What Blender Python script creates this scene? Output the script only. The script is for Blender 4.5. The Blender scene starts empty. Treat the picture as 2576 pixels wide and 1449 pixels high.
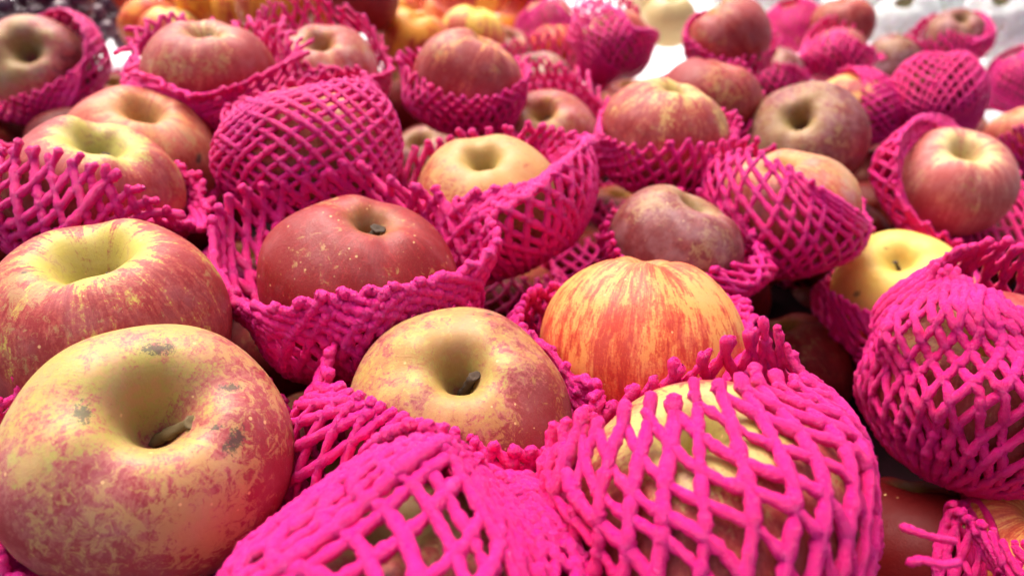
import bpy, math, random
import numpy as np
from mathutils import Vector, Matrix
from mathutils.bvhtree import BVHTree

sc = bpy.context.scene
col = sc.collection
random.seed(4); np.random.seed(4)

# ------------------------------------------------------------------ camera, sky, sun, exposure
PITCH = math.radians(29.5)
ROLL = math.radians(4.0)
CAMZ = 0.290
cam_d = bpy.data.cameras.new('camera')
cam_d.sensor_width = 36.0
cam_d.lens = 26.0
cam_d.clip_start = 0.01
cam_d.clip_end = 60.0
cam_d.dof.use_dof = True
cam_d.dof.focus_distance = 0.26
cam_d.dof.aperture_fstop = 8.0
cam = bpy.data.objects.new('camera', cam_d)
col.objects.link(cam)
cam.location = (0, 0, CAMZ)
cam.rotation_euler = (Matrix.Rotation(math.pi / 2 - PITCH, 3, 'X') @ Matrix.Rotation(ROLL, 3, 'Z')).to_euler()
sc.camera = cam

SUN_EL, SUN_AZ = math.radians(62), math.radians(-35)     # azimuth measured from +Y towards +X
w = bpy.data.worlds.new('World'); sc.world = w; w.use_nodes = True
nt = w.node_tree
bg = nt.nodes['Background']
sky = nt.nodes.new('ShaderNodeTexSky')
sky.sky_type = 'NISHITA'; sky.sun_disc = False
sky.sun_elevation = SUN_EL; sky.sun_rotation = SUN_AZ
sky.air_density = 0.45; sky.dust_density = 8.0; sky.ozone_density = 0.3
nt.links.new(sky.outputs[0], bg.inputs[0])
bg.inputs[1].default_value = 0.15
sl = bpy.data.lights.new('sun', 'SUN'); sl.energy = 1.0; sl.angle = math.radians(40); sl.color = (1, .96, .9)
so = bpy.data.objects.new('sun', sl); col.objects.link(so)
sd = Vector((math.sin(SUN_AZ) * math.cos(SUN_EL), math.cos(SUN_AZ) * math.cos(SUN_EL), math.sin(SUN_EL)))
so.rotation_euler = (-sd).to_track_quat('-Z', 'Y').to_euler()
sc.view_settings.view_transform = 'Standard'
sc.view_settings.look = 'None'
sc.view_settings.exposure = 1.08
sc.view_settings.gamma = 1.0
sc.cycles.max_bounces = 8

# ------------------------------------------------------------------ helpers
FPX = 2576 * 26 / 36.0                     # measurements were taken on the photo at 2576 x 1449
CM = np.array(cam.rotation_euler.to_matrix())
CO = np.array(cam.location)
def at(x, y, depth):
    """point at measured image place and distance along the view axis -> world metres"""
    v = np.array([(x - 1288) / FPX, -(y - 724.5) / FPX, -1.0]) * depth
    return CM @ v + CO

def nrm(v):
    v = np.asarray(v, float)
    return v / np.maximum(np.linalg.norm(v, axis=-1, keepdims=True), 1e-9)

def tag(o, label=None, cat=None, group=None, kind=None):
    if label: o['label'] = label
    if cat: o['category'] = cat
    if group: o['group'] = group
    if kind: o['kind'] = kind
    return o

def empty(name, loc):
    o = bpy.data.objects.new(name, None)
    o.empty_display_size = 0.01
    o.location = Vector(loc)
    col.objects.link(o)
    return o

def mesh_obj(name, V, F, mat, parent=None, smooth=True):
    me = bpy.data.meshes.new(name)
    me.from_pydata([], [], [])
    V = np.asarray(V, dtype=np.float32); F = np.asarray(F, dtype=np.int32)
    me.vertices.add(len(V)); me.vertices.foreach_set('co', V.ravel())
    nf, k = F.shape
    me.loops.add(nf * k); me.loops.foreach_set('vertex_index', F.ravel())
    me.polygons.add(nf)
    me.polygons.foreach_set('loop_start', np.arange(0, nf * k, k, dtype=np.int32))
    me.polygons.foreach_set('use_smooth', np.ones(nf, dtype=bool) if smooth else np.zeros(nf, dtype=bool))
    me.update(calc_edges=True)
    me.materials.append(mat)
    o = bpy.data.objects.new(name, me)
    col.objects.link(o)
    if parent: o.parent = parent
    return o

def grid_faces(nu, nv, wrap=True, off=0):
    """nv rows of nu verts"""
    i = np.arange(nv - 1)[:, None]; j = np.arange(nu if wrap else nu - 1)[None, :]
    a = i * nu + j; b = i * nu + (j + 1) % nu
    c = (i + 1) * nu + (j + 1) % nu; d = (i + 1) * nu + j
    return np.stack([a, b, c, d], -1).reshape(-1, 4) + off

# ------------------------------------------------------------------ materials
class NB:
    def __init__(s, name):
        s.m = bpy.data.materials.new(name); s.m.use_nodes = True
        s.t = s.m.node_tree; s.b = s.t.nodes['Principled BSDF']
    def n(s, typ, **kw):
        x = s.t.nodes.new(typ)
        for k, v in kw.items(): setattr(x, k, v)
        return x
    def put(s, sock, v):
        if isinstance(v, bpy.types.NodeSocket): s.t.links.new(v, sock)
        elif v is not None: sock.default_value = v
    def math(s, op, a, b=None, c=None, clamp=False):
        x = s.n('ShaderNodeMath', operation=op, use_clamp=clamp)
        s.put(x.inputs[0], a); s.put(x.inputs[1], b); s.put(x.inputs[2], c)
        return x.outputs[0]
    def vm(s, op, a, b=None, scale=None):
        x = s.n('ShaderNodeVectorMath', operation=op)
        s.put(x.inputs[0], a); s.put(x.inputs[1], b)
        if scale is not None: s.put(x.inputs['Scale'], scale)
        return x
    def noise(s, vec, scale, detail=3, rough=.5, dist=0.0):
        x = s.n('ShaderNodeTexNoise')
        s.put(x.inputs['Vector'], vec); x.inputs['Scale'].default_value = scale
        x.inputs['Detail'].default_value = detail; x.inputs['Roughness'].default_value = rough
        x.inputs['Distortion'].default_value = dist
        return x.outputs['Fac']
    def ss(s, v, lo, hi, to0=0.0, to1=1.0):
        x = s.n('ShaderNodeMapRange', interpolation_type='SMOOTHSTEP')
        s.put(x.inputs[0], v); s.put(x.inputs[1], lo); s.put(x.inputs[2], hi)
        s.put(x.inputs[3], to0); s.put(x.inputs[4], to1)
        return x.outputs[0]
    def mix(s, f, a, b):
        x = s.n('ShaderNodeMix', data_type='RGBA')
        s.put(x.inputs[0], f)
        s.put(x.inputs[6], (*a, 1) if isinstance(a, tuple) else a)
        s.put(x.inputs[7], (*b, 1) if isinstance(b, tuple) else b)
        return x.outputs[2]
    def bump(s, h, strength, dist):
        x = s.n('ShaderNodeBump'); s.put(x.inputs['Height'], h)
        x.inputs['Strength'].default_value = strength; x.inputs['Distance'].default_value = dist
        s.t.links.new(x.outputs[0], s.b.inputs['Normal'])

KINDS = dict(
    #        ground        blush            stripe           tan
    pink=dict(y=(0.499, 0.264, 0.072), r=(0.404, 0.056, 0.048), d=(0.292, 0.018, 0.024), t=(0.403, 0.227, 0.086), blush=.98, patch=.8, stripe=.6, mottle=.7, polar=.42, russet=.12, lent=.35, bloom=.15),
    pale=dict(y=(0.619, 0.288, 0.104), r=(0.516, 0.112, 0.064), d=(0.404, 0.044, 0.032), t=(0.487, 0.281, 0.109), blush=.78, patch=.8, stripe=.6, mottle=.5, polar=.35, russet=.1, lent=.25, bloom=.12),
    red=dict(y=(0.499, 0.240, 0.048), r=(0.344, 0.014, 0.021), d=(0.241, 0.006, 0.011), t=(0.462, 0.250, 0.078), blush=1.10, patch=.4, stripe=.35, mottle=.45, polar=.28, russet=.05, lent=1.0, bloom=.10),
    stripe=dict(y=(.78, .35, .09), r=(.66, .13, .045), d=(.52, .045, .025), t=(.6, .36, .1), blush=.55, patch=.5, stripe=1.25, mottle=.5, polar=-.25, russet=0.0, lent=.3, bloom=.08),
    russet=dict(y=(0.464, 0.272, 0.056), r=(0.344, 0.068, 0.048), d=(0.241, 0.028, 0.032), t=(0.420, 0.219, 0.070), blush=.70, patch=.8, stripe=.3, mottle=1.3, polar=.45, russet=.35, lent=.5, bloom=.12),
    purple=dict(y=(0.344, 0.192, 0.080), r=(0.232, 0.036, 0.040), d=(0.155, 0.016, 0.024), t=(0.353, 0.219, 0.102), blush=.98, patch=.8, stripe=.3, mottle=.8, polar=.45, russet=.25, lent=.6, bloom=.28),
    yellow=dict(y=(.84, .58, .12), r=(.80, .30, .08), d=(.6, .16, .05), t=(.8, .55, .2), blush=.12, patch=.9, stripe=.2, mottle=.3, polar=.2, russet=0.0, lent=.15, bloom=.08),
    orange=dict(y=(.85, .34, .02), r=(.66, .08, .015), d=(.48, .025, .010), t=(.7, .4, .1), blush=.55, patch=1.3, stripe=.9, mottle=.3, polar=.5, russet=0.0, lent=.2, bloom=.05),
    dark=dict(y=(.22, .04, .015), r=(.17, .005, .008), d=(.10, .003, .004), t=(.2, .08, .03), blush=.95, patch=.8, stripe=.4, mottle=.4, polar=.5, russet=.08, lent=.3, bloom=.0),  # deepened skin: the shade of the gaps is put into the colour
)
def skin(kind, seed, marks=(), green=.5, bias=(0, 0, -.15), **over):
    k = dict(KINDS[kind]); k.update(over)
    b = NB('apple_skin_' + kind)
    tc = b.n('ShaderNodeTexCoord').outputs['Object']
    rs = random.Random(seed)
    off = (rs.uniform(-20, 20), rs.uniform(-20, 20), rs.uniform(-20, 20))
    p = b.vm('ADD', tc, off).outputs[0]
    sx = b.n('ShaderNodeSeparateXYZ'); b.put(sx.inputs[0], tc)
    x, y, z = sx.outputs
    rho = b.math('SQRT', b.math('ADD', b.math('MULTIPLY', x, x), b.math('MULTIPLY', y, y)))
    rsafe = b.math('MAXIMUM', rho, 0.03)
    lat = b.math('MULTIPLY', b.math('SUBTRACT', z, rho), 0.16)
    cx = b.n('ShaderNodeCombineXYZ')
    b.put(cx.inputs[0], b.math('DIVIDE', x, rsafe)); b.put(cx.inputs[1], b.math('DIVIDE', y, rsafe)); b.put(cx.inputs[2], lat)
    wob = b.vm('SCALE', b.vm('SUBTRACT', b.n('ShaderNodeTexNoise').outputs['Color'], (.5, .5, .5)).outputs[0], scale=.10).outputs[0]
    wn = wob.node.inputs[0].links[0].from_node.inputs[0].links[0].from_node
    b.put(wn.inputs['Vector'], p); wn.inputs['Scale'].default_value = 3.0
    pc = b.vm('ADD', b.vm('ADD', cx.outputs[0], wob).outputs[0], off).outputs[0]
    st1 = b.noise(pc, 5.0, 3, .6)
    st2 = b.noise(pc, 22.0, 4, .7)
    st = b.math('ADD', b.math('MULTIPLY', st1, .55), b.math('MULTIPLY', st2, .45))
    low = b.noise(p, 1.25, 2, .5)
    mid = b.math('ADD', b.math('MULTIPLY', b.noise(p, 6.0, 7, .72, .5), .6), b.math('MULTIPLY', b.noise(p, 19.0, 5, .75, .3), .4))
    fine = b.noise(p, 42.0, 4, .7)
    top = b.ss(z, 0.15, 0.5)
    cav = b.math('MULTIPLY', b.ss(b.math('ADD', rho, b.math('MULTIPLY', b.math('SUBTRACT', low, .5), -.5)), .72, .22), top)
    inner = b.math('MULTIPLY', b.ss(rho, .42, .10), top)
    # blush
    v = b.math('MULTIPLY_ADD', b.math('SUBTRACT', low, .5), k['patch'] * 1.7, k['blush'])
    v = b.math('MULTIPLY_ADD', b.math('SUBTRACT', st, .5), k['stripe'] * 3.6, v)
    v = b.math('MULTIPLY_ADD', b.math('SUBTRACT', mid, .5), k['mottle'] * 2.8, v)
    v = b.math('MULTIPLY_ADD', b.math('SUBTRACT', fine, .5), 1.1, v)
    v = b.math('MULTIPLY_ADD', cav, -k['polar'], v)
    dotb = b.vm('DOT_PRODUCT', tc, bias).outputs['Value']
    v = b.math('ADD', v, dotb)
    m1 = b.ss(v, .26, .66)
    m2 = b.ss(b.math('ADD', v, b.math('MULTIPLY', b.math('SUBTRACT', st2, .5), .8)), .62, 1.05)
    c = b.mix(m1, k['y'], k['r'])
    c = b.mix(m2, c, k['d'])
    # russet net
    if k['russet'] > 0:
        rn = b.noise(b.vm('ADD', p, (7, 3, 1)).outputs[0], 11.0, 8, .78, .8)
        rv = b.math('MULTIPLY_ADD', b.math('SUBTRACT', low, .5), -.5, rn)
        rv = b.math('ADD', rv, b.math('MULTIPLY', b.ss(z, -.3, .6), .10))
        rm = b.ss(rv, .66 - .26 * k['russet'], .76 - .26 * k['russet'])
        c = b.mix(b.math('MULTIPLY', rm, .85), c, k['t'])
    # green-olive inside the stalk cavity
    gm = b.math('MULTIPLY', inner, b.ss(mid, .3, .6, .45, 1.0))
    c = b.mix(b.math('MULTIPLY', gm, green), c, (.25, .24, .035))
    # lenticels
    vor = b.n('ShaderNodeTexVoronoi', feature='F1'); b.put(vor.inputs['Vector'], p); vor.inputs['Scale'].default_value = 11.0
    sv = b.n('ShaderNodeSeparateColor'); b.put(sv.inputs[0], vor.outputs['Color'])
    rad = b.math('MULTIPLY_ADD', b.math('POWER', sv.outputs[0], 2.0), .15, .045)
    lm = b.math('MULTIPLY', b.math('SUBTRACT', 1.0, b.ss(b.math('DIVIDE', vor.outputs['Distance'], rad), .6, 1.15)), b.ss(sv.outputs[1], 1 - .75 * k['lent'], 1.05 - .75 * k['lent']))
    c = b.mix(b.math('MULTIPLY', lm, .85), c, (.78, .50, .20))
    # pale waxy bloom
    bl = b.math('MULTIPLY', b.ss(b.noise(p, 3.1, 5, .6), .4, .75), k['bloom'])
    c = b.mix(bl, c, (.60, .40, .42))
    # small brown flecks and fine grain
    gr = b.noise(p, 95.0, 3, .6)
    c = b.mix(b.ss(gr, .35, .75, 0.0, .02 if kind == 'dark' else .18), c, (.30, .16, .07))
    # sooty scars
    for (mx, my, mz, sz, ax, ay, az) in marks:
        d = b.vm('SUBTRACT', tc, (mx, my, mz)).outputs[0]
        al = b.vm('DOT_PRODUCT', d, (ax, ay, az)).outputs['Value']
        d2 = b.vm('DOT_PRODUCT', d, d).outputs['Value']
        dist = b.math('SQRT', b.math('MAXIMUM', b.math('SUBTRACT', d2, b.math('MULTIPLY', b.math('MULTIPLY', al, al), .80)), 0.0))
        q = b.math('ADD', b.math('DIVIDE', dist, sz), b.math('MULTIPLY', b.math('SUBTRACT', b.noise(p, 38.0, 6, .8), .5), 5.0))
        c = b.mix(b.ss(q, .95, .60, 0.0, .80), c, (.05, .05, .035))
    b.put(b.b.inputs['Base Color'], c)
    b.put(b.b.inputs['Roughness'], b.ss(b.noise(p, 8, 4, .6), .3, .7, .38, .54))
    b.b.inputs['Specular IOR Level'].default_value = .12 if kind == 'dark' else .28
    b.b.inputs['Subsurface Weight'].default_value = .08
    b.b.inputs['Subsurface Radius'].default_value = (1, .35, .2)
    b.b.inputs['Subsurface Scale'].default_value = .05
    b.bump(b.math('ADD', b.math('MULTIPLY', fine, .6), b.math('MULTIPLY', st2, .5)), .14, .02)
    return b.m

def pink_foam(name, c1, c2, sss=.32):
    b = NB(name)
    tc = b.n('ShaderNodeTexCoord').outputs['Object']
    n1 = b.noise(tc, 70, 2, .5)
    c = b.mix(b.ss(n1, .3, .7), c1, c2)
    rnd = b.n('ShaderNodeObjectInfo').outputs['Random']
    if c1[1] < .1:                                   # nets differ a little in dye; worn places are paler
        c = b.mix(b.math('MULTIPLY', rnd, .45), c, (.93, .002, .28))
        c = b.mix(b.ss(b.noise(tc, 160, 4, .7), .58, .80, 0, .35), c, (.98, .12, .42))
    b.put(b.b.inputs['Base Color'], c)
    h1 = b.noise(tc, 620, 4, .7, 1.2)
    h2 = b.noise(tc, 1600, 3, .65, .8)
    h = b.math('ADD', b.math('MULTIPLY', h1, .7), b.math('MULTIPLY', h2, .35))
    b.put(b.b.inputs['Roughness'], b.ss(h1, .35, .65, .50, .26))
    b.b.inputs['Specular IOR Level'].default_value = .5
    b.b.inputs['Subsurface Weight'].default_value = sss
    b.b.inputs['Subsurface Radius'].default_value = (1, .15, .5)
    b.b.inputs['Subsurface Scale'].default_value = .003
    b.bump(h, .9, .0022)
    return b.m
PINK = pink_foam('hot_pink_foam', (.98, .004, .20), (.95, .003, .25))
MAG = pink_foam('magenta_pink_foam', (.95, .004, .20), (.90, .003, .26))
WHITEF = pink_foam('white_foam', (.84, .85, .83), (.80, .82, .80), .2)

def plain(name, c, rough=.6, c2=None, scale=200, spec=.5):
    b = NB(name)
    tc = b.n('ShaderNodeTexCoord').outputs['Object']
    n = b.noise(tc, scale, 4, .6)
    b.put(b.b.inputs['Base Color'], b.mix(b.ss(n, .35, .65), c, c2 or tuple(v * .7 for v in c)))
    b.b.inputs['Roughness'].default_value = rough
    b.b.inputs['Specular IOR Level'].default_value = spec
    b.bump(n, .4, .001)
    return b.m
STEM = plain('stalk_brown', (.19, .13, .045), .7, (.10, .065, .022), 700)
STEMD = plain('stalk_dark', (.10, .055, .03), .8, (.03, .02, .012), 700)
TABLE = plain('white_board', (.80, .81, .82), .6, (.77, .78, .80), 30)

# ------------------------------------------------------------------ apples
PROF = np.array([(0.00, -.56), (.10, -.60), (.22, -.70), (.40, -.80), (.62, -.76), (.83, -.56), (.955, -.27), (1.0, .02),
                 (.965, .30), (.865, .53), (.725, .68), (.58, .755), (.445, .765), (.33, .71), (.23, .59), (.145, .44), (.065, .33), (0.0, .30)])
DOME = np.array([(0.00, -.62), (.10, -.66), (.22, -.76), (.40, -.86), (.60, -.80), (.80, -.60), (.935, -.32), (1.0, -.04),
                 (.965, .26), (.845, .52), (.675, .71), (.50, .83), (.35, .885), (.24, .885), (.155, .845), (.09, .76), (.04, .68), (0.0, .65)])
def catmull(P, n):
    P = np.asarray(P, float)
    Q = np.vstack([2 * P[0] - P[1], P, 2 * P[-1] - P[-2]])
    t = np.linspace(0, len(P) - 1, n); i = np.minimum(t.astype(int), len(P) - 2); f = (t - i)[:, None]
    a, b_, c, d = Q[i], Q[i + 1], Q[i + 2], Q[i + 3]
    return .5 * ((2 * b_) + (-a + c) * f + (2 * a - 5 * b_ + 4 * c - d) * f ** 2 + (-a + 3 * b_ - 3 * c + d) * f ** 3)

def apple_mesh(seed, nu=96, nv=80, cavw=1.0, cavd=1.0, squash=1.0, lob=.02, dome=False):
    rs = np.random.RandomState(seed)
    P = (DOME if dome else PROF).copy()
    for i, (r, z) in enumerate(P):
        if i > 8 and not dome: P[i, 0] = r * (1 + (cavw - 1) * max(0, 1 - r) * 1.7)
        if i > 11 and not dome: P[i, 1] = .775 - (.775 - z) * cavd
    pr = catmull(P, nv)
    th = np.linspace(0, 2 * np.pi, nu, endpoint=False)
    r = pr[:, 0][:, None]; z = pr[:, 1][:, None]
    ph = rs.uniform(0, 6.28, 6)
    amp5 = lob * (.6 + .4 * np.sin(th + ph[0]))
    topw = np.clip((z + .2), 0, 1) ** 1
    rr = r * (1 + amp5 * np.cos(5 * th + ph[1]) * (.35 + topw) + .022 * np.cos(2 * th + ph[2]) + .014 * np.cos(3 * th + ph[3]))
    lobes = np.cos(5 * th + ph[1]) + .7 * np.cos(3 * th + ph[0]) + .45 * np.cos(7 * th + ph[5])
    ring = np.exp(-((r - .5) / .28) ** 2) * topw
    zz = z * squash + (.85 * lob * lobes * ring + .030 * r * np.cos(th + ph[4]) + .018 * np.cos(2 * th + ph[5]) * r)
    V = np.stack([rr * np.cos(th), rr * np.sin(th), zz + 0 * th], -1).reshape(-1, 3)
    return V, grid_faces(nu, nv)

BOX = {}
APPLES = {}          # id -> dict(c, R, M(3x3 world axes), obj)
def stem_mesh(L, r, lean, seed):
    rs = np.random.RandomState(seed)
    n, k = 14, 10
    t = np.linspace(0, 1, n)
    cx = lean[0] * t ** 1.3 * L; cy = lean[1] * t ** 1.3 * L; cz = t * L
    rad = r * (1.25 - .55 * t + .55 * np.clip((t - .8) / .2, 0, 1) ** 1.5) * (1 + .13 * rs.randn(n))
    a = np.linspace(0, 2 * np.pi, k, endpoint=False)
    V = np.stack([cx[:, None] + rad[:, None] * np.cos(a), cy[:, None] + rad[:, None] * np.sin(a) * .9, cz[:, None] + 0 * a], -1)
    V = V + rs.randn(*V.shape) * r * .10
    cap = np.array([[cx[-1], cy[-1], cz[-1] - r * .25]] * k)[None] + (V[-1:] - V[-1:].mean(1, keepdims=True)) * .05
    lip = V[-1:].mean(1, keepdims=True) + (V[-1:] - V[-1:].mean(1, keepdims=True)) * .7
    V = np.concatenate([V, lip, cap], 0)
    return V.reshape(-1, 3), grid_faces(k, n + 2)

def apple(id, cx, cy, wpx, R, kind, label, cav=None, stem=0.14, lean=(.3, .1), marks=(), roll=None, name='apple', cat='apple',
          group='apples heaped on the fruit stall', cavw=.8, cavd=.95, squash=1, lob=.02, axis=None, stemr=.03, dark_stem=False, res=1, mat=None, dome=False, fixed=None, **over):
    x0, x1, top, kx, ky = BOX.get(id, (cx - wpx / 2, cx + wpx / 2, cy - .86 * wpx / 2, cav[0] if cav else cx, cav[1] if cav else cy))
    wpx = x1 - x0; cx = (x0 + x1) / 2
    seed = sum(ord(ch) * (i + 3) for i, ch in enumerate(id))
    rs = random.Random(seed)
    ang = rs.uniform(0, 6.28) if roll is None else roll
    big = wpx > 220
    nu = int(96 * res) if big else 56
    nv = int(84 * res) if big else 48
    if wpx < 170: nu, nv = 40, 36
    V, F = apple_mesh(seed, nu, nv, cavw, cavd, squash, lob, dome)
    right = CM[:, 0]; up = CM[:, 1]
    depth = FPX * 2 * R / wpx; px, py = cx, top + .86 * wpx / 2
    dx = (kx - px) / (wpx / 2) / .72; dy = -(ky - py) / (wpx / 2) / .72
    for it in range(9):
        c = at(px, py, depth) if fixed is None else np.array(fixed, float)
        view = nrm(CO - c)
        r2 = nrm(np.cross(up, view)); u2 = np.cross(view, r2)
        m = math.hypot(dx, dy)
        if m > .985: dx, dy = dx / m * .985, dy / m * .985
        az = nrm(dx * r2 + dy * u2 + math.sqrt(max(0, 1 - dx * dx - dy * dy)) * view)
        ref = nrm(np.cross(np.array([0, 1, 0]) if abs(az[1]) < .9 else np.array([1, 0, 0]), az))
        ax = math.cos(ang) * ref + math.sin(ang) * np.cross(az, ref); ay = np.cross(az, ax)
        M = np.stack([ax, ay, az], 1)
        W3 = np.vstack([V, [[0, 0, .70 * squash]]]) @ M.T * R + c
        q = (W3 - CO) @ CM
        X = 1288 + q[:, 0] / -q[:, 2] * FPX; Y = 724.5 - q[:, 1] / -q[:, 2] * FPX
        a0, a1, t0 = X[:-1].min(), X[:-1].max(), Y[:-1].min()
        px += (x0 + x1) / 2 - (a0 + a1) / 2; py += top - t0; depth *= (a1 - a0) / wpx
        dx += (kx - X[-1]) / (wpx / 2) / .9; dy -= (ky - Y[-1]) / (wpx / 2) / .9
    root = empty(name, c)
    root.rotation_euler = Matrix(M.tolist()).to_euler()
    tag(root, label, cat, group)
    ml = []
    if marks:
        bvh = BVHTree.FromPolygons([tuple(v) for v in V], [tuple(f) for f in F])
        for mk in marks:
            o = M.T @ (CO - c) / R; d = M.T @ (at(mk[0], mk[1], 1.0) - CO)
            hit = bvh.ray_cast(Vector(o), Vector(nrm(d)))[0]
            if hit is None: continue
            a2 = M.T @ (math.cos(mk[3]) * r2 + math.sin(mk[3]) * u2) if len(mk) > 3 else np.zeros(3)
            ml.append((*hit, mk[2] / (wpx / 2), *a2))
    if 'bias_img' in over:
        bi = over.pop('bias_img'); over['bias'] = tuple(M.T @ (bi[0] * r2 + bi[1] * u2 + bi[2] * view) + np.array([0, 0, -.15]))
    fr = mesh_obj('fruit', V, F, mat or skin(kind, seed, ml, **over), root)
    fr.scale = (R, R, R)
    if stem:
        lv = M.T @ (lean[0] * r2 + lean[1] * u2); lean = (lv[0], lv[1])
        Vs, Fs = stem_mesh(stem / .85, stemr, lean, seed)
        z0 = .775 - (.775 - .30) * cavd
        s = mesh_obj('stem', Vs + np.array([0, 0, z0 * squash - .03]), Fs, STEMD if dark_stem else STEM, root)
        s.scale = (R, R, R)
    APPLES[id] = dict(c=c, R=R, M=M, w=wpx, squash=squash, depth=depth, label=label)
    return root

# ------------------------------------------------------------------ nets
def push_out(P, margin, ids):
    for _ in range(2):
        for i in ids:
            a = APPLES[i]
            q = (P - a['c']) @ a['M'] / a['R']
            sq = .80 * a['squash']
            qq = q * np.array([1, 1, 1 / sq])
            d = np.linalg.norm(qq, axis=-1)
            # superellipse-like fuller shoulders
            lim = 1 + margin / a['R'] + .045 * np.sin(np.clip(np.abs(qq[..., 2]) / np.maximum(d, 1e-6), 0, 1) * np.pi)
            f = np.where(d < lim, lim / np.maximum(d, 1e-6), 1.0)
            q = q * f[..., None]
            P = (q * a['R']) @ a['M'].T + a['c']
    return P

def per_interp(vals, phi):
    v = np.asarray(vals, float)
    K = len(v); t = (phi / (2 * np.pi) * K) % K
    i = np.floor(t).astype(int) % K; f = t - np.floor(t)
    a, b_, c, d = v[(i - 1) % K], v[i], v[(i + 1) % K], v[(i + 2) % K]
    if v.ndim > 1: f = f[..., None]
    return .5 * (2 * b_ + (-a + c) * f + (2 * a - 5 * b_ + 4 * c - d) * f ** 2 + (-a + 3 * b_ - 3 * c + d) * f ** 3)

def slerp(a, b_, t):
    dot = np.clip((a * b_).sum(-1), -1, 1); om = np.arccos(dot); so_ = np.maximum(np.sin(om), 1e-4)
    wa = np.sin((1 - t) * om) / so_; wb = np.sin(t * om) / so_
    return nrm(a * wa[..., None] + b_ * wb[..., None])

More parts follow.
